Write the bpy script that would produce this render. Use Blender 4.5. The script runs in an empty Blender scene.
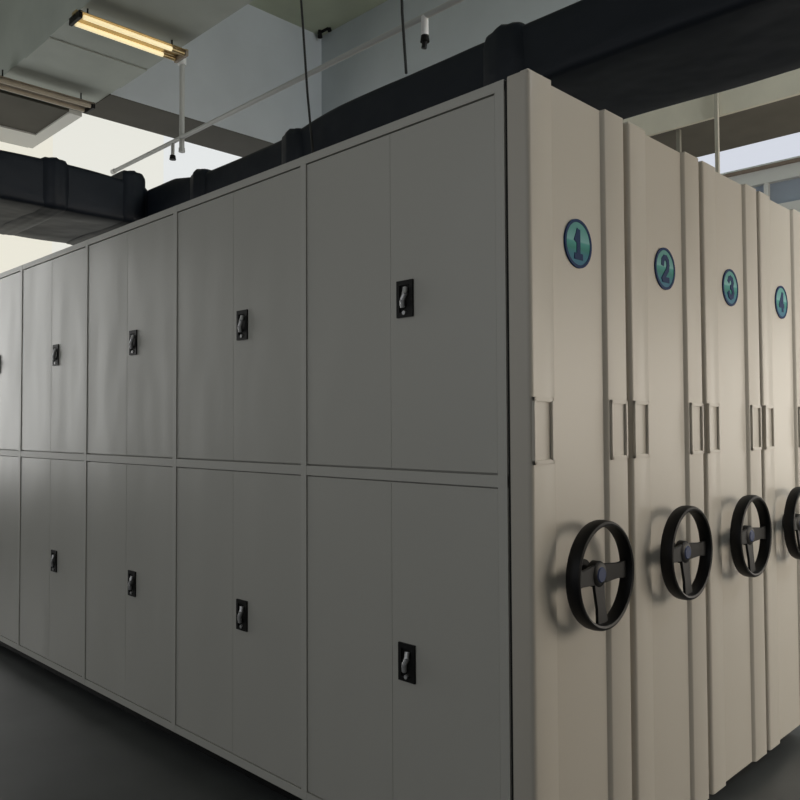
import bpy, bmesh, math, random
from mathutils import Vector, Matrix, noise
random.seed(4)
S = bpy.context.scene
COL = S.collection

# ---------------- camera ----------------
def cam_setup():
    yaw, pit, rol, f = 2.3530, 0.0314, -0.0051, 797.95
    F = Vector((math.cos(yaw)*math.cos(pit), math.sin(yaw)*math.cos(pit), math.sin(pit)))
    R = Vector((math.sin(yaw), -math.cos(yaw), 0)); U = R.cross(F)
    R2 = R*math.cos(rol) + U*math.sin(rol); U2 = -R*math.sin(rol) + U*math.cos(rol)
    cd = bpy.data.cameras.new('camera'); cd.sensor_width = 36; cd.sensor_fit = 'HORIZONTAL'
    cd.lens = 36*f/800; cd.clip_start = .05; cd.clip_end = 100
    c = bpy.data.objects.new('camera', cd); COL.objects.link(c)
    M = Matrix((( R2.x, U2.x, -F.x, 1.3306), (R2.y, U2.y, -F.y, -1.8662), (R2.z, U2.z, -F.z, 1.482), (0, 0, 0, 1)))
    c.matrix_world = M
    S.camera = c
cam_setup()

# ---------------- world and exposure ----------------
w = bpy.data.worlds.new('world'); S.world = w; w.use_nodes = True
w.node_tree.nodes['Background'].inputs[0].default_value = (.8, .9, 1, 1)
w.node_tree.nodes['Background'].inputs[1].default_value = .6
S.view_settings.view_transform = 'Standard'; S.view_settings.look = 'None'
S.view_settings.exposure = 0.0; S.view_settings.gamma = 1.0
S.view_settings.use_curve_mapping = False
WIN_L = 1.0        # brightness of the daylight in the frosted windows

# area lamps: left and right for window daylight, the others added as fill
def area(name, loc, rot, sx, sy, power, col):
    l = bpy.data.lights.new(name, 'AREA'); l.shape = 'RECTANGLE'; l.size = sx; l.size_y = sy
    l.energy = power; l.color = col
    o = bpy.data.objects.new(name, l); COL.objects.link(o); o.location = loc; o.rotation_euler = rot
    return o
area('window_daylight_left', (-9.35, -1.4, 2.5), (0, -math.pi/2, 0), 3.2, 2.3, 66, (1, .99, .95))
area('fill_lamp_front', (-.5, -5.85, 3.0), (math.pi/2, 0, 0), 9.5, 3.6, 52, (.95, .97, 1))  # added fill from behind the camera for the long door faces
area('fill_lamp_high_right', (4.4, 3.6, 5.95), (0, math.pi/2, 0), 1.3, 2.4, 90, (.86, .93, 1))  # added to brighten the cross beam and the ceiling recess
area('fill_lamp_back', (2.75, 9.8, 1.7), (-math.pi/2, 0, 0), 2.8, 2.2, 52, (1, .93, .83))  # added out of view, its reflection brightens the far end panels
area('fill_lamp_high_back', (-1.5, 9.8, 6.4), (-math.pi/2, 0, 0), 9, .6, 60, (.86, .92, 1))  # added light for the upper hall, set above the glass band
area('window_daylight_right', (4.35, 5.0, 1.9), (0, math.pi/2, 0), 2.0, 5.0, 150, (1, .90, .77))

# ---------------- materials ----------------
def mat(name, col, rough=.5, metal=0, bump=0, bscale=6, mott=0, mscale=4, coat=0, stretch=None, spec=.5):
    m = bpy.data.materials.new(name); m.use_nodes = True; nt = m.node_tree; b = nt.nodes['Principled BSDF']
    b.inputs['Base Color'].default_value = (*col, 1); b.inputs['Roughness'].default_value = rough
    b.inputs['Metallic'].default_value = metal; b.inputs['Coat Weight'].default_value = coat
    b.inputs['Specular IOR Level'].default_value = spec
    tc = nt.nodes.new('ShaderNodeTexCoord'); mp = nt.nodes.new('ShaderNodeMapping')
    nt.links.new(tc.outputs['Object'], mp.inputs[0])
    if stretch: mp.inputs['Scale'].default_value = stretch
    if mott:
        n = nt.nodes.new('ShaderNodeTexNoise'); n.inputs['Scale'].default_value = mscale; n.inputs['Detail'].default_value = 5
        nt.links.new(mp.outputs[0], n.inputs['Vector'])
        r = nt.nodes.new('ShaderNodeValToRGB')
        r.color_ramp.elements[0].position = .3; r.color_ramp.elements[1].position = .7
        r.color_ramp.elements[0].color = (*[c*(1-mott) for c in col], 1); r.color_ramp.elements[1].color = (*[min(1, c*(1+mott)) for c in col], 1)
        nt.links.new(n.outputs['Fac'], r.inputs[0]); nt.links.new(r.outputs[0], b.inputs['Base Color'])
    if bump:
        n = nt.nodes.new('ShaderNodeTexNoise'); n.inputs['Scale'].default_value = bscale; n.inputs['Detail'].default_value = 2
        nt.links.new(mp.outputs[0], n.inputs['Vector'])
        bp = nt.nodes.new('ShaderNodeBump'); bp.inputs['Strength'].default_value = 1; bp.inputs['Distance'].default_value = bump
        nt.links.new(n.outputs['Fac'], bp.inputs['Height']); nt.links.new(bp.outputs[0], b.inputs['Normal'])
    return m
def emit(name, col, st, base=(.05, .05, .05), cream=None):
    m = mat(name, base, .4); b = m.node_tree.nodes['Principled BSDF']
    b.inputs['Emission Color'].default_value = (*col, 1); b.inputs['Emission Strength'].default_value = st
    if cream:
        nt = m.node_tree
        tc = nt.nodes.new('ShaderNodeTexCoord'); n = nt.nodes.new('ShaderNodeTexNoise'); n.inputs['Scale'].default_value = .45
        r = nt.nodes.new('ShaderNodeValToRGB'); r.color_ramp.elements[0].color = (*cream, 1); r.color_ramp.elements[1].color = (*col, 1)
        r.color_ramp.elements[0].position = .4; r.color_ramp.elements[1].position = .6
        nt.links.new(tc.outputs['Object'], n.inputs['Vector']); nt.links.new(n.outputs['Fac'], r.inputs[0])
        nt.links.new(r.outputs[0], b.inputs['Emission Color'])
    return m
PAINT = (.52, .51, .47)
M = dict(
    paint=mat('shelving_paint', PAINT, .36, bump=.012, bscale=2.1, stretch=(1, 1, .45)),
    frame=mat('frame_paint', (.54, .53, .49), .42),
    endpaint=mat('end_panel_paint', (.58, .54, .475), .38, bump=.0015, bscale=2.5, stretch=(1, 1, .35)),
    darkgap=mat('dark_gap', (.015, .015, .015), .8),
    black=mat('black_plastic', (.006, .006, .006), .55, spec=.25),
    wheel=mat('wheel_rubber', (.006, .006, .007), .45, spec=.25),
    steel=mat('lever_steel', (.62, .62, .63), .4, metal=.6),
    hubblue=mat('hub_cap_blue', (.05, .07, .16), .25),
    duct=mat('duct_wrap', (.009, .013, .022), .55, spec=.35, bump=.02, bscale=5, stretch=(.6, .6, 1)),
    concrete=mat('painted_concrete', (.33, .35, .34), .8, mott=.08, mscale=2),
    bluewall=mat('pale_blue_paint', (.60, .64, .68), .8, mott=.05, mscale=1.5),
    ceil=mat('olive_ceiling', (.50, .54, .42), .85, mott=.1, mscale=1.3),
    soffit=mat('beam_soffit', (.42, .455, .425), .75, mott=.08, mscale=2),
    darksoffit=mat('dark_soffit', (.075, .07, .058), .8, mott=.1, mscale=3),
    creambeam=mat('cream_beam', (.82, .78, .66), .8, mott=.05),
    shadebeam=mat('beam_underside_shade', (.15, .14, .115), .8, mott=.08),
    white=mat('white_paint', (.75, .75, .73), .6),
    wall=mat('wall_plaster', (.42, .42, .40), .85, mott=.05),
    dimwall=mat('front_wall_plaster', (.20, .20, .19), .85, mott=.05),
    floor=mat('grey_floor', (.075, .08, .08), .4, mott=.15, mscale=3),
    pipe=mat('pipe_paint', (.50, .51, .50), .4),
    postp=mat('post_paint', (.50, .47, .40), .5),
    olivepost=mat('olive_post_paint', (.26, .25, .21), .6),
    cap=mat('white_cap', (.8, .8, .8), .4),
    cable=mat('black_cable', (.02, .02, .02), .6),
    brass=mat('gilt_reflector', (.55, .42, .22), .35, metal=.7, mott=.2, mscale=8),
    dust=mat('dusty_tray', (.30, .25, .19), .55, mott=.25, mscale=10),
    tube=emit('lit_tube', (1, .82, .45), .75, (.9, .85, .7)),
    offtube=mat('unlit_tube', (.55, .48, .38), .3),
    winL=emit('window_glow_left', (.78, .775, .71), WIN_L), winLc=emit('window_glow_cream', (.79, .765, .66), WIN_L), winLw=emit('window_glow_white', (.76, .78, .78), WIN_L),
    winF=emit('window_glow_front_left', (.95, .97, 1), .8), fillFr=emit('fill_glow_front', (.95, .97, 1), .18),
    winR=emit('window_glow_right', (1, .93, .82), .9),
    winB=emit('window_glow_back', (.86, .90, 1), .74),
    glass=mat('grey_blue_pane', (.35, .40, .48), .15),
    brown=mat('brown_rail', (.25, .19, .15), .6),
    navy=mat('navy_print', (.008, .035, .12), .6, spec=.15),
)
def plaque_mat():
    m = mat('teal_plaque', (.1, .4, .4), .5, spec=.2); nt = m.node_tree; b = nt.nodes['Principled BSDF']
    tc = nt.nodes.new('ShaderNodeTexCoord'); sx = nt.nodes.new('ShaderNodeSeparateXYZ'); mr = nt.nodes.new('ShaderNodeMapRange')
    mr.inputs[1].default_value = -.075; mr.inputs[2].default_value = .075
    r = nt.nodes.new('ShaderNodeValToRGB'); cr = r.color_ramp
    cr.elements[0].color = (.03, .16, .30, 1); cr.elements[1].color = (.12, .36, .34, 1)
    for p, c in ((.28, (.02, .20, .27)), (.40, (.02, .24, .20)), (.52, (.05, .33, .30)), (.56, (.20, .48, .48)), (.8, (.10, .35, .33))):
        e = cr.elements.new(p); e.color = (*c, 1)
    nt.links.new(tc.outputs['Object'], sx.inputs[0]); nt.links.new(sx.outputs['Z'], mr.inputs[0])
    nt.links.new(mr.outputs[0], r.inputs[0]); nt.links.new(r.outputs[0], b.inputs['Base Color'])
    return m
M['plaque'] = plaque_mat()

# ---------------- helpers ----------------
def box(bm, x0, x1, y0, y1, z0, z1, bev=0):
    if x0 > x1: x0, x1 = x1, x0
    r = bmesh.ops.create_cube(bm, size=1, matrix=Matrix.Translation(((x0+x1)/2, (y0+y1)/2, (z0+z1)/2)) @ Matrix.Diagonal((x1-x0, y1-y0, z1-z0, 1)))
    if bev:
        es = list({e for v in r['verts'] for e in v.link_edges})
        bmesh.ops.bevel(bm, geom=es, offset=bev, segments=2, affect='EDGES', profile=.5)
def cyl(bm, a, b, r, n=20, r2=None):
    a, b = Vector(a), Vector(b); d = b-a
    q = Vector((0, 0, 1)).rotation_difference(d).to_matrix().to_4x4()
    bmesh.ops.create_cone(bm, cap_ends=True, segments=n, radius1=r, radius2=r if r2 is None else r2, depth=d.length, matrix=Matrix.Translation((a+b)/2) @ q)
def obj(name, bm, m, parent=None, smooth=False, origin=None):
    bmesh.ops.recalc_face_normals(bm, faces=bm.faces)
    me = bpy.data.meshes.new(name)
    if origin is not None: bmesh.ops.translate(bm, verts=bm.verts, vec=-Vector(origin))
    bm.to_mesh(me); bm.free()
    if smooth:
        me.polygons.foreach_set('use_smooth', [True]*len(me.polygons)); me.set_sharp_from_angle(angle=math.radians(40))
    me.materials.append(M[m]); o = bpy.data.objects.new(name, me); COL.objects.link(o)
    if origin is not None: o.location = origin
    if parent: o.parent = parent
    return o
def tag(o, label, cat, group=None):
    o['label'] = label; o['category'] = cat
    if group: o['group'] = group
    return o
def thing(name, label, cat, loc=(0, 0, 0), group=None):
    o = bpy.data.objects.new(name, None); COL.objects.link(o); o.location = loc; o.empty_display_size = .1
    return tag(o, label, cat, group)
def struct(name, bm, m, parent=None):
    o = obj(name, bm, m, parent)
    if parent is None: o['kind'] = 'structure'
    return o
def B(*a, **k):
    bm = bmesh.new()
    for t in a: box(bm, *t, **k)
    return bm
def prism(bm, pts, z0, z1):
    lo = [bm.verts.new((x, y, z0)) for x, y in pts]; hi = [bm.verts.new((x, y, z1)) for x, y in pts]; n = len(pts)
    bm.faces.new(lo[::-1]); bm.faces.new(hi)
    for i in range(n): bm.faces.new((lo[i], lo[(i+1) % n], hi[(i+1) % n], hi[i]))
def copy_tree(o, parent=None):
    c = o.copy(); COL.objects.link(c); c.parent = parent
    for ch in o.children: copy_tree(ch, c)
    return c

# ---------------- room ----------------
XL, XR, YF, YB, ZC = -9.5, 4.5, -6.0, 10.0, 6.87
struct('floor', B((XL-.2, XR+.2, YF-.2, YB+.2, -.2, 0)), 'floor')
struct('ceiling', B((XL-.2, XR+.2, YF-.2, YB+.2, ZC, ZC+.2)), 'ceil')
struct('wall_front', B((XL-.2, -5.5, YF-.2, YF, 0, ZC), (4.2, XR+.2, YF-.2, YF, 0, ZC), (-5.5, 4.2, YF-.2, YF, 0, 1.1), (-5.5, 4.2, YF-.2, YF, 4.9, ZC)), 'wall')
bm = B((-5.5, 4.2, YF-.12, YF-.05, 1.1, 1.15), (-5.5, 4.2, YF-.12, YF-.05, 4.85, 4.9))
for k in range(7): x = -5.47+9.64*k/6; box(bm, x-.03, x+.03, YF-.12, YF-.05, 1.1, 4.9)
w6 = struct('fill_window_front', bm, 'white'); obj('pane', B((-5.5, 4.2, YF-.1, YF-.08, 1.1, 4.9)), 'fillFr', w6)  # unseen window added as fill behind the camera
# left wall: low clear window near the front, tall frosted one beyond
wy0, wy1, wz0, wz1 = .3, 9.2, .9, 6.5
fy0, fy1, fz0, fz1 = -2.7, -.1, .8, 4.2
struct('wall_left', B((XL-.2, XL, YF, fy0, 0, ZC), (XL-.2, XL, fy0, fy1, 0, fz0), (XL-.2, XL, fy0, fy1, fz1, ZC), (XL-.2, XL, fy1, wy0, 0, ZC), (XL-.2, XL, wy1, YB, 0, ZC), (XL-.2, XL, wy0, wy1, 0, wz0), (XL-.2, XL, wy0, wy1, wz1, ZC)), 'wall')
w1 = struct('window_1', B((XL-.15, XL-.08, wy0, wy1, wz0, wz0+.05), (XL-.15, XL-.08, wy0, wy1, wz1-.05, wz1), (XL-.15, XL-.08, wy0, wy0+.05, wz0, wz1), (XL-.15, XL-.08, wy1-.05, wy1, wz0, wz1)), 'white')
for a, b, m_ in ((wy0, 2.45, 'winLc'), (2.45, 4.1, 'winL'), (4.1, wy1, 'winLw')): obj('pane', B((XL-.13, XL-.11, a, b, wz0, wz1)), m_, w1)
bm = B((XL-.15, XL-.08, fy0, fy1, fz0, fz0+.05), (XL-.15, XL-.08, fy0, fy1, fz1-.05, fz1))
for k in range(5): y = fy0+.03+(fy1-fy0-.06)*k/4; box(bm, XL-.15, XL-.08, y-.03, y+.03, fz0, fz1)
w5 = struct('window_5', bm, 'white'); obj('pane', B((XL-.13, XL-.11, fy0, fy1, fz0, fz1)), 'winF', w5)
# right wall
ry0, ry1, rz0, rz1 = 2.3, 7.7, .6, 2.8
cy0, cy1, cz0, cz1 = 2.3, 4.9, 5.25, 6.65
struct('wall_right', B((XR, XR+.2, YF, ry0, 0, ZC), (XR, XR+.2, ry1, YB, 0, ZC), (XR, XR+.2, ry0, ry1, 0, rz0), (XR, XR+.2, ry0, ry1, rz1, cz0), (XR, XR+.2, cy1, ry1, cz0, ZC), (XR, XR+.2, ry0, cy1, cz1, ZC)), 'wall')
w7 = struct('fill_window_high_right', B((XR+.05, XR+.12, cy0, cy1, cz0, cz0+.05), (XR+.05, XR+.12, cy0, cy1, cz1-.05, cz1), (XR+.05, XR+.12, cy0, cy0+.05, cz0, cz1), (XR+.05, XR+.12, cy1-.05, cy1, cz0, cz1)), 'white')  # unseen clerestory added to light the cross beam and ceiling
obj('pane', B((XR+.08, XR+.1, cy0, cy1, cz0, cz1)), 'winF', w7)
bm = B((XR+.05, XR+.12, ry0, ry1, rz0, rz0+.05), (XR+.05, XR+.12, ry0, ry1, rz1-.05, rz1))
for i in range(6): y = ry0+.03+(ry1-ry0-.06)*i/5; box(bm, XR+.05, XR+.12, y-.03, y+.03, rz0, rz1)
w2 = struct('window_2', bm, 'white')
obj('pane', B((XR+.08, XR+.1, ry0, ry1, rz0, rz1)), 'winR', w2)
# back wall with a frosted band and a row of small panes under it
bz = (4.62, 4.96, 5.22, 6.2)
bx0, bx1, by0, by1 = 1.3, 4.2, .6, 2.8
w8 = struct('fill_window_back', B((bx0, bx1, YB+.05, YB+.12, by0, by0+.05), (bx0, bx1, YB+.05, YB+.12, by1-.05, by1), (bx0, bx0+.05, YB+.05, YB+.12, by0, by1), (bx1-.05, bx1, YB+.05, YB+.12, by0, by1)), 'white')  # unseen window added to brighten the far end panels
obj('pane', B((bx0, bx1, YB+.08, YB+.1, by0, by1)), 'winR', w8)
struct('wall_back', B((XL, bx0, YB, YB+.2, 0, bz[0]), (bx1, XR, YB, YB+.2, 0, bz[0]), (bx0, bx1, YB, YB+.2, 0, by0), (bx0, bx1, YB, YB+.2, by1, bz[0]), (XL, XR, YB, YB+.2, bz[1], bz[2]), (XL, XR, YB, YB+.2, bz[3], ZC)), 'white')
bm = bmesh.new()
for i in range(10): x = -6+i*1.2+.62; box(bm, x-.03, x+.03, YB+.02, YB+.1, bz[0], bz[1])
w3 = struct('window_3', bm, 'white'); obj('pane', B((XL, XR, YB+.1, YB+.12, bz[0], bz[1])), 'glass', w3)
bm = B((XL, XR, YB+.02, YB+.1, bz[2], bz[2]+.03), (XL, XR, YB+.02, YB+.1, bz[3]-.03, bz[3]))
w4 = struct('window_4', bm, 'white'); obj('pane', B((XL, XR, YB+.1, YB+.12, bz[2], bz[3])), 'winB', w4)
struct('trim_1', B((XL, XR, YB-.05, YB, bz[2]-.06, bz[2]-.015)), 'brown')
# concrete beams
zb = 5.17
o = struct('trim_2', B((XL, XR, 1.08, 2.08, zb, ZC)), 'soffit')
struct('trim_3', B((-6.85, -6.25, 1.082, 2.078, zb-.012, zb)), 'soffit')  # added board standing in for bands of reflected light on the soffit
struct('trim_4', B((-7.82, -7.10, 2.08, YB, zb, ZC)), 'bluewall')
struct('trim_5', B((-7.82, -7.10, 2.08, 5.11, zb-.01, zb)), 'darksoffit')  # shade under the cross beam, put into a darker board
struct('trim_6', B((-7.10, XR, 5.11, 6.01, 4.22, ZC)), 'bluewall')
struct('trim_7', B((-7.10, XR, 5.11, 6.01, 4.20, 4.22)), 'shadebeam')  # underside of the far beam, its shade put into a darker colour
struct('trim_8', B((-7.10, XR, 5.07, 5.11, 4.20, 4.62)), 'creambeam')
# dark soffit panel in a pale frame, past the cross beam
struct('trim_9', B((-9.34, -8.83, 1.08, 2.08, zb-.05, zb), (-8.83, -7.83, 1.93, 2.08, zb-.05, zb)), 'white')
struct('trim_10', B((-8.83, -7.83, 1.08, 1.93, zb-.03, zb)), 'darksoffit')

# ---------------- mobile shelving ----------------
W, D, GAP, Z0, Z1 = .9477, .5748, .03, .10, 2.50
DEP = D-GAP; ZM0, ZM1 = 1.296, 1.335; NB = 6
G = .086; XEND = -(G+NB*W)

def digit(n):
    st = {1: [[(-.30, .62), (.0, 1), (0, 0)], [(-.38, 0), (.38, 0)]],
          2: [[(-.42, .68), (-.36, .88), (-.15, 1), (.15, 1), (.36, .88), (.42, .68), (.34, .48), (-.42, 0), (.46, 0)]],
          3: [[(-.42, .80), (-.26, .96), (0, 1), (.28, .94), (.40, .76), (.30, .58), (.02, .52)], [(.02, .52), (.34, .45), (.46, .25), (.32, .06), (0, 0), (-.28, .05), (-.44, .22)]],
          4: [[(.22, 0), (.22, 1), (-.48, .30), (.50, .30)]]}[n]
    bm = bmesh.new(); s = .080; t = .0098; seg = 0
    for pl in st:
        P = [Vector((0, p[0]*s*.62, (p[1]-.5)*s)) for p in pl]
        for a, b in zip(P, P[1:]):
            d = (b-a).normalized(); nrm = Vector((0, -d.z, d.y))*t
            q = [a-nrm-d*t*.5, b-nrm+d*t*.5, b+nrm+d*t*.5, a+nrm-d*t*.5]
            seg += 1; h = .0012+.00012*seg
            lo = [bm.verts.new((0, v.y, v.z)) for v in q]; hi = [bm.verts.new((h, v.y, v.z)) for v in q]
            bm.faces.new(lo); bm.faces.new(hi)
            for i in range(4): bm.faces.new((lo[i], lo[(i+1) % 4], hi[(i+1) % 4], hi[i]))
    return bm

def door_bm(x0, x1, z0, z1):
    g = .0014; gb = .0035 if z0 > 1 else .0015
    return B((x0+g, x1-g, .003, .021, z0+gb, z1-.0025), bev=.0013)

def make_doors(root):
    for k in range(NB):
        xr = -(G+.036) if k == 0 else -(G+k*W+.018)
        xl = -(G+(k+1)*W-.018); xm = (xr+xl)/2
        for z0, z1, lz in ((ZM1, 2.467, 1.897), (Z0+.035, ZM0, .712)):
            obj('door', door_bm(xl, xm+.0008, z0, z1), 'paint', root)
            d = obj('door', door_bm(xm-.0008, xr, z0, z1), 'paint', root)
            x0 = xm+.034; x1 = x0+.074; h = .061
            bm = B((x0, x1, -.004, .004, lz-h, lz-h+.016), (x0, x1, -.004, .004, lz+h-.016, lz+h), (x0, x0+.014, -.004, .004, lz-h+.016, lz+h-.016), (x1-.014, x1, -.004, .004, lz-h+.016, lz+h-.016), (x0+.014, x1-.014, .001, .0039, lz-h+.016, lz+h-.016))
            obj('lock_plate', bm, 'black', d)
            bm = bmesh.new(); xc = (x0+x1)/2; prev = None
            pts = [(xc+.006, -.004, lz+.036), (xc+.008, -.010, lz+.015), (xc-.002, -.012, lz-.006), (xc-.006, -.006, lz-.028)]
            for a, b in zip(pts, pts[1:]): cyl(bm, a, b, .0085, 10)
            cyl(bm, (xc-.002, .002, lz-.046), (xc-.002, -.006, lz-.046), .007, 12)
            obj('lock_lever', bm, 'steel', d, smooth=True)

def make_unit(full):
    r = thing('mobile_shelving_unit', 'x', 'shelving')
    # carcass with face frame
    bm = B((XEND+.002, -G, .022, DEP-.002, Z0, Z1), (XEND, -G, 0, .022, 2.469, Z1), (XEND, -G, 0, .022, Z0, Z0+.033), (XEND, -G, 0, .022, ZM0+.002, ZM1-.002))
    for k in range(NB+1):
        c = -(G+k*W); a, b = (c-.034, c) if k == 0 else ((c-.016, c+.016) if k < NB else (c, c+.02))
        for s0, s1 in ((Z0, ZM0), (ZM1, Z1)): box(bm, a, b, -.0008, .0225, s0, s1)
        box(bm, a, b, -.0008, .0225, ZM0, ZM1)
    obj('carcass', bm, 'frame', r)
    obj('base', B((XEND+.03, -.05, .06, DEP-.06, .03, Z0)), 'black', r)
    for x in (-.35, -1.9, -3.8, XEND+.35):
        for y in (.14, DEP-.14):
            bm = bmesh.new(); cyl(bm, (x-.015, y, .034), (x+.015, y, .034), .034, 16); obj('track_wheel', bm, 'steel', r, smooth=True)
    # end panel, two raised stiles and a recessed middle
    rr = .016
    arc = [(-rr+rr*math.sin(t), rr-rr*math.cos(t)) for t in [math.pi/2*i/6 for i in range(7)]]
    pts = [(-.074, 0)] + arc + [(0, .1175), (-.002, .1205), (-.006, .123), (-.0130, .125), (-.0130, .411), (-.010, .414), (-.002, .421), (0, .4255), (0, DEP-.006), (-.006, DEP), (-.074, DEP)]
    bm = bmesh.new(); prism(bm, pts, Z0-.03, Z1)
    obj('end_panel', bm, 'endpaint', r, smooth=True)
    obj('panel_seam', B((-.0855, -.0745, .006, DEP-.004, Z0, Z1-.004)), 'darkgap', r)
    obj('top_cap', B((-.028, -.001, .002, .119, Z1, Z1+.006), (-.028, -.001, .4255, DEP-.004, Z1, Z1+.006), (-.074, -.028, .002, DEP-.004, Z1, Z1+.004)), 'endpaint', r)
    for y0, y1 in ((.004, .107), (.430, .533)):
        z0, z1 = 1.367, 1.560; f = .013; b_ = .008
        bm = B((-.002, b_, y0, y0+f, z0, z1), (-.002, b_, y1-f, y1, z0, z1), (-.002, b_, y0, y1, z0, z0+f), (-.002, b_, y0, y1, z1-f, z1))
        bmesh.ops.bevel(bm, geom=list(bm.edges), offset=.0022, segments=2, affect='EDGES')
        obj('pull_handle', bm, 'endpaint', r, smooth=True)
    return r

def add_plaque(r, n):
    c = (-.0128, .272, 2.042)
    bm = bmesh.new(); cyl(bm, (0, 0, 0), (.003, 0, 0), .0735, 48)
    p = obj('number_plaque', bm, 'plaque', r); p.location = c
    bm = bmesh.new(); N = 48; rings = []
    for i in range(N):
        t = 2*math.pi*i/N
        rings.append([bm.verts.new((x, q*math.cos(t), q*math.sin(t))) for q, x in ((.067, .0025), (.067, .0045), (.0765, .0045), (.0765, -.0005))])
    for i in range(N):
        a, b = rings[i], rings[(i+1) % N]
        for j in range(4): bm.faces.new((a[j], a[(j+1) % 4], b[(j+1) % 4], b[j]))
    obj('plaque_rim', bm, 'navy', p)
    bm = digit(n); d = obj('numeral', bm, 'navy', p); d.location = (.003, 0, 0)

def add_wheel(r, rot=0):
    yc, zc, R = .272, 1.029, .154
    hx, rx = .045, .056
    bm = bmesh.new(); N = 64; K = 12; rings = []
    for i in range(N):
        t = 2*math.pi*i/N; ring = []
        for j in range(K):
            s = 2*math.pi*j/K
            q = R+.0105*math.copysign(abs(math.cos(s))**.8, math.cos(s)); x = rx+.024*math.copysign(abs(math.sin(s))**.8, math.sin(s))
            ring.append(bm.verts.new((x, q*math.cos(t), q*math.sin(t))))
        rings.append(ring)
    for i in range(N):
        a, b = rings[i], rings[(i+1) % N]
        for j in range(K): bm.faces.new((a[j], a[(j+1) % K], b[(j+1) % K], b[j]))
    wd = obj('hand_wheel', bm, 'wheel', r, smooth=True); wd.location = (0, yc, zc); wd.rotation_euler = (rot, 0, 0)
    bm = bmesh.new(); cyl(bm, (hx-.018, 0, 0), (hx+.004, 0, 0), .040, 32); cyl(bm, (hx+.004, 0, 0), (hx+.012, 0, 0), .040, 32, .030)
    obj('hub', bm, 'wheel', wd, smooth=True)
    bm = bmesh.new(); cyl(bm, (hx+.012, 0, 0), (hx+.015, 0, 0), .024, 28, .021)
    obj('hub_cap', bm, 'hubblue', wd, smooth=True)
    bm = bmesh.new(); cyl(bm, (-.013, 0, 0), (hx-.015, 0, 0), .022, 20); cyl(bm, (-.013, 0, 0), (-.004, 0, 0), .040, 28)
    obj('shaft', bm, 'black', wd, smooth=True)
    for a in (0, math.pi, -math.pi/2):
        bm = bmesh.new(); d = Vector((0, math.cos(a), math.sin(a))); n = Vector((0, -math.sin(a), math.cos(a)))
        secs = []
        for u, hw, x in ((.025, .030, hx), (.06, .027, hx+.003), (.10, .024, hx+.007), (.147, .029, rx)):
            c = d*u + Vector((x, 0, 0)); secs.append([bm.verts.new(c+n*hw+Vector((.005, 0, 0))), bm.verts.new(c-n*hw+Vector((.005, 0, 0))), bm.verts.new(c-n*hw-Vector((.005, 0, 0))), bm.verts.new(c+n*hw-Vector((.005, 0, 0)))])
        for s, t in zip(secs, secs[1:]):
            for j in range(4): bm.faces.new((s[j], s[(j+1) % 4], t[(j+1) % 4], t[j]))
        bm.faces.new(secs[0]); bm.faces.new(secs[-1])
        bmesh.ops.bevel(bm, geom=list(bm.edges), offset=.002, segments=1, affect='EDGES')
        obj('spoke', bm, 'wheel', wd, smooth=True)

proto = make_unit(True)
labels = ['grey double-door mobile shelving unit nearest the camera, with rows of locked doors and number 1',
          'second mobile shelving unit from the corner, number 2 on a teal disc',
          'third beige shelving unit, number 3 on its disc, in front of the upright post',
          'rightmost beige shelving unit in the row, marked number 4']
units = [proto]+[copy_tree(proto) for _ in range(3)]
make_doors(proto)
for i, u in enumerate(units):
    u.location = (0, D*i, 0); u['label'] = labels[i]; u['group'] = 'row of mobile shelving units'
    add_plaque(u, i+1); add_wheel(u, (0, .0, 0, 0)[i])

# ---------------- black ventilation duct ----------------
def duct_run(name, parent, axis, a, b, lo, hi, zlo, ztop, step=.045, seed=0, sag=.02, pinch=()):
    """rounded rectangular run along x or y; ztop is a function of the position along the run"""
    bm = bmesh.new(); n = int(abs(b-a)/step)+1; rings = []
    for i in range(n+1):
        s = a+(b-a)*i/n; zt = ztop(s); r = .035; ring = []
        prof = []
        for (cx, cz, t0) in ((hi-r, zt-r, 0), (lo+r, zt-r, 90), (lo+r, zlo+r, 180), (hi-r, zlo+r, 270)):
            for k in range(4):
                t = math.radians(t0+30*k); prof.append((cx+r*math.cos(t), cz+r*math.sin(t)))
        full = []
        for j in range(16):
            p, q = prof[j], prof[(j+1) % 16]; full.append(p)
            if j % 4 == 3:
                for m in range(1, 6): full.append((p[0]+(q[0]-p[0])*m/6, p[1]+(q[1]-p[1])*m/6))
        mid = ((lo+hi)/2, (zlo+zt)/2)
        for (p, q) in full:
            v = noise.noise(Vector((s*1.6+seed, p*3.0, q*3.0)))*(.015 if s < -1 else .05) + noise.noise(Vector((s*5+seed, p*6, q*6)))*.007
            k = 1+v/.3
            pp, qq = mid[0]+(p-mid[0])*(1+v*.5), mid[1]+(q-mid[1])*(1+v*1.2)
            ring.append(bm.verts.new((s, pp, qq) if axis == 'x' else (pp, s, qq)))
        rings.append(ring)
    for A, C in zip(rings, rings[1:]):
        for j in range(len(A)): bm.faces.new((A[j], A[(j+1) % len(A)], C[(j+1) % len(A)], C[j]))
    bm.faces.new(rings[0]); bm.faces.new(rings[-1])
    return obj(name, bm, 'duct', parent, smooth=True)
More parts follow.
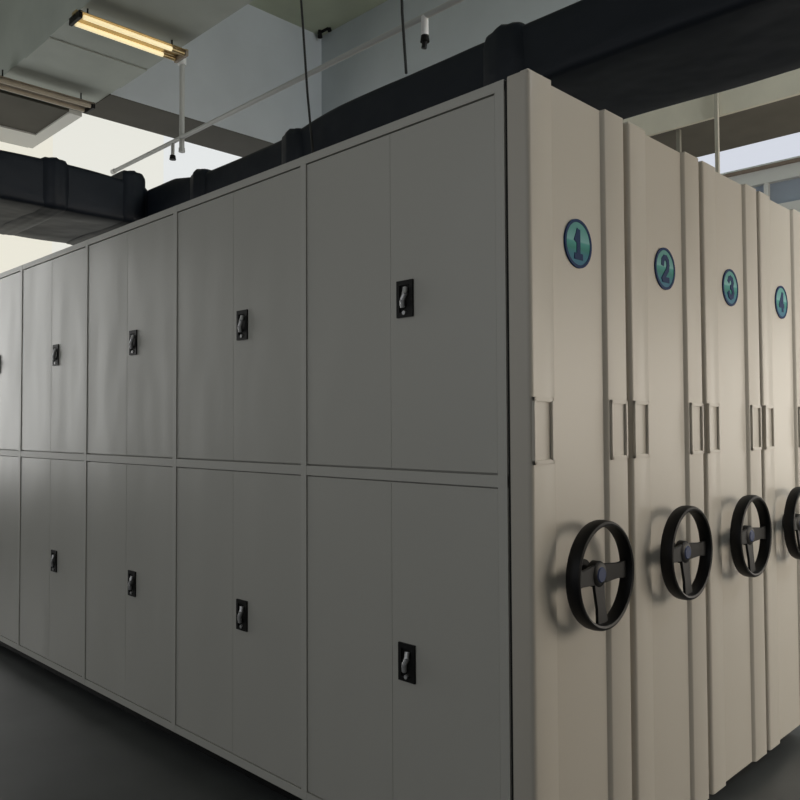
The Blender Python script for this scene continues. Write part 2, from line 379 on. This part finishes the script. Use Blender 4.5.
def collar(parent, axis, s, lo, hi, zlo, zt, wid=.10, out=.035):
    bm = bmesh.new(); rings = []
    for t in range(9):
        u = -1+2*t/8; o_ = out*(1-abs(u)**2.5)+.004*math.sin(t*2.1); x = s+u*wid
        r = .05; ring = []
        for (cx, cz, t0) in ((hi-r+o_, zt-r+o_, 0), (lo+r-o_, zt-r+o_, 90), (lo+r-o_, zlo+r-o_*.4, 180), (hi-r+o_, zlo+r-o_*.4, 270)):
            for k in range(4):
                a = math.radians(t0+30*k); p, q = cx+r*math.cos(a), cz+r*math.sin(a)
                ring.append(bm.verts.new((x, p, q) if axis == 'x' else (p, x, q)))
        rings.append(ring)
    for A, C in zip(rings, rings[1:]):
        for j in range(16): bm.faces.new((A[j], A[(j+1) % 16], C[(j+1) % 16], C[j]))
    bm.faces.new(rings[0]); bm.faces.new(rings[-1])
    obj('collar', bm, 'duct', parent, smooth=True)
du = thing('ventilation_duct', 'black wrapped rectangular air duct running above the shelving, with a side branch', 'duct', (-3, 1.76, 3.17))
def rel(o):
    o.matrix_parent_inverse = Matrix.Translation((3, -1.76, -3.17))
ZT = 3.49
duct_run('main_run', du, 'x', -5.9, XR, 1.36, 2.165, 3.17, lambda s: 3.42+.06*max(0,min(1,(-4.1-s)*3))+.07/(1+math.exp(-(s+2.75)*9)), seed=3)
duct_run('branch_run', du, 'y', YF, 2.16, -6.02, -4.85, 3.17, lambda s: 3.52+.02*math.sin(s*3.0) if s < 1.30 else 3.54-.12*min(1, (s-1.30)*8), seed=11)
for s in (-4.05, -2.88, -1.12, .9, 2.9): collar(du, 'x', s, 1.36, 2.165, 3.17, ZT if s > -2 else 3.425, wid=.13 if s > -2 else .11)
for s, zt in ((-2.2, 3.52), (-.8, 3.52), (.60, 3.545), (1.24, 3.585)): collar(du, 'y', s, -6.02, -4.85, 3.17, zt, wid=.10, out=.022)
for c in du.children: rel(c)

# ---------------- sprinkler pipe ----------------
pp = thing('sprinkler_pipe', 'long thin pale pipe with drop nozzles crossing above the black duct', 'pipe', (-3, 2.25, 4.4))
def pobj(name, bm, m, root, off, smooth=True):
    bmesh.ops.translate(bm, verts=bm.verts, vec=-Vector(off)); return obj(name, bm, m, root, smooth=smooth)
PO = (-3, 2.25, 4.4)
bm = bmesh.new(); cyl(bm, (-7.35, 2.25, 4.4), (XR, 2.25, 4.4), .022, 16); pobj('pipe', bm, 'pipe', pp, PO)
bm = bmesh.new(); cyl(bm, (-7.39, 2.25, 4.4), (-7.33, 2.25, 4.4), .028, 16); pobj('end_cap', bm, 'cap', pp, PO)
bm = bmesh.new(); cyl(bm, (-5.85, 2.25, 4.27), (-5.85, 2.25, 5.16), .026, 16); cyl(bm, (-5.85, 2.25, 4.25), (-5.85, 2.25, 4.29), .032, 16); pobj('riser', bm, 'pipe', pp, PO)
bm = bmesh.new(); cyl(bm, (-5.85, 2.25, 5.14), (-5.85, 2.25, 5.26), .042, 16); cyl(bm, (-5.85, 2.25, 5.23), (-5.85, 2.08, 5.25), .035, 14)
bmesh.ops.create_uvsphere(bm, u_segments=14, v_segments=8, radius=.05, matrix=Matrix.Translation((-5.85, 2.25, 5.26))); pobj('elbow', bm, 'cap', pp, PO)
for x in (-6.03, -2.49):
    bm = bmesh.new(); cyl(bm, (x, 2.25, 4.25), (x, 2.25, 4.4), .018 if x < -5 else .026, 14); n = pobj('nozzle', bm, 'pipe' if x < -5 else 'cap', pp, PO)
    bm = bmesh.new(); cyl(bm, (x, 2.25, 4.215), (x, 2.25, 4.26), .034, 14, .028)
    if x > -5: cyl(bm, (x-.01, 2.25, 4.17), (x, 2.25, 4.22), .02, 12)
    pobj('nozzle_head', bm, 'black', n, PO)

# ---------------- cables ----------------
bm = bmesh.new(); pts = [(-2.77, 1.27, 5.17), (-2.65, 1.27, 4.10), (-2.60, 1.27, 3.6), (-2.545, 1.27, 3.2), (-2.50, 1.27, 2.5)]
for a, b in zip(pts, pts[1:]): cyl(bm, a, b, .0075, 8)
tag(obj('hanging_cable', bm, 'cable'), 'thin dark cable hanging past the duct down to the shelving top, left of two', 'cable', 'hanging cables')
bm = bmesh.new(); pts = [(-1.93, 1.42, 5.17), (-1.90, 1.42, 3.9), (-1.87, 1.42, 3.53)]
for a, b in zip(pts, pts[1:]): cyl(bm, a, b, .0085, 8)
tag(obj('hanging_cable', bm, 'cable'), 'thin dark cable ending on top of the black duct, right of two', 'cable', 'hanging cables')

# ---------------- conduits in front of and behind the far beam ----------------
bm = bmesh.new(); box(bm, -1.597, -1.567, 5.03, 5.06, 0, 5.2)
tag(obj('conduit_post', bm, 'postp'), 'pale upright post crossing the cream beam above unit 3', 'post', 'upright posts')
bm = bmesh.new(); box(bm, -2.0, -1.965, 5.13, 5.165, 0, 4.2)
tag(obj('conduit_post', bm, 'olivepost'), 'short-looking olive post under the cream beam above unit 2', 'post', 'upright posts')
# small black anchors in the ceiling corner
bm = bmesh.new(); cyl(bm, (-7.03, 5.03, 6.80), (-6.97, 4.97, 6.87), .035, 10, .02); cyl(bm, (-6.86, 5.06, 6.84), (-6.84, 5.02, 6.87), .03, 10); box(bm, -7.05, -6.84, 5.0, 5.03, 6.845, 6.87)
tag(obj('ceiling_bracket', bm, 'black'), 'small black bracket in the corner between ceiling and beams', 'bracket')

# ---------------- fluorescent lamps ----------------
def lamp(x, y0, y1, z, lit, label):
    t = thing('fluorescent_lamp', label, 'lamp', (x, (y0+y1)/2, z), 'twin tube ceiling lamps')
    O = (x, (y0+y1)/2, z); L = y1-y0
    bm = B((x-.045, x+.045, y0, y1, z+.02, z+.065)); 
    for s in (-1, 1):   # sloping reflector wings
        a = [(x+s*.01, z+.04), (x+s*.12, z+.022), (x+s*.12, z+.027), (x+s*.01, z+.05)]
        lo = [bm.verts.new((p, y0+.01, q)) for p, q in a]; hi = [bm.verts.new((p, y1-.01, q)) for p, q in a]
        bm.faces.new(lo); bm.faces.new(hi)
        for i in range(4): bm.faces.new((lo[i], lo[(i+1) % 4], hi[(i+1) % 4], hi[i]))
    pobj('reflector', bm, 'brass' if lit else 'dust', t, O, False)
    for s in (-1, 1):
        bm = bmesh.new(); cyl(bm, (x+s*.082, y0+.05, z), (x+s*.082, y1-.17 if lit else y1-.05, z), .021, 18)
        tb = pobj('tube', bm, 'tube' if lit else 'offtube', t, O)
        if lit:
            bm = bmesh.new(); cyl(bm, (x+s*.082, y1-.17, z), (x+s*.082, y1-.04, z), .0205, 18); pobj('tube_end', bm, 'brass', tb, O)
    for y in (y0, y1-.035):
        bm = B((x-.11, x+.11, y, y+.03, z-.025, z+.04), bev=.004); pobj('socket', bm, 'black' if not lit or y == y0 else 'dust', t, O, False)
    for y in (y0+.12, y1-.12):
        bm = bmesh.new(); cyl(bm, (x, y, z+.06), (x, y, zb), .008, 8); pobj('mounting_rod', bm, 'black', t, O)
    return t
lamp(-5.50, 1.0, 2.06, 5.04, True, 'lit twin-tube lamp with yellowish tubes under the ceiling beam')
lamp(-7.30, .90, 1.96, 5.02, False, 'unlit dusty brown twin-tube lamp at the upper left, beside a dark soffit panel')
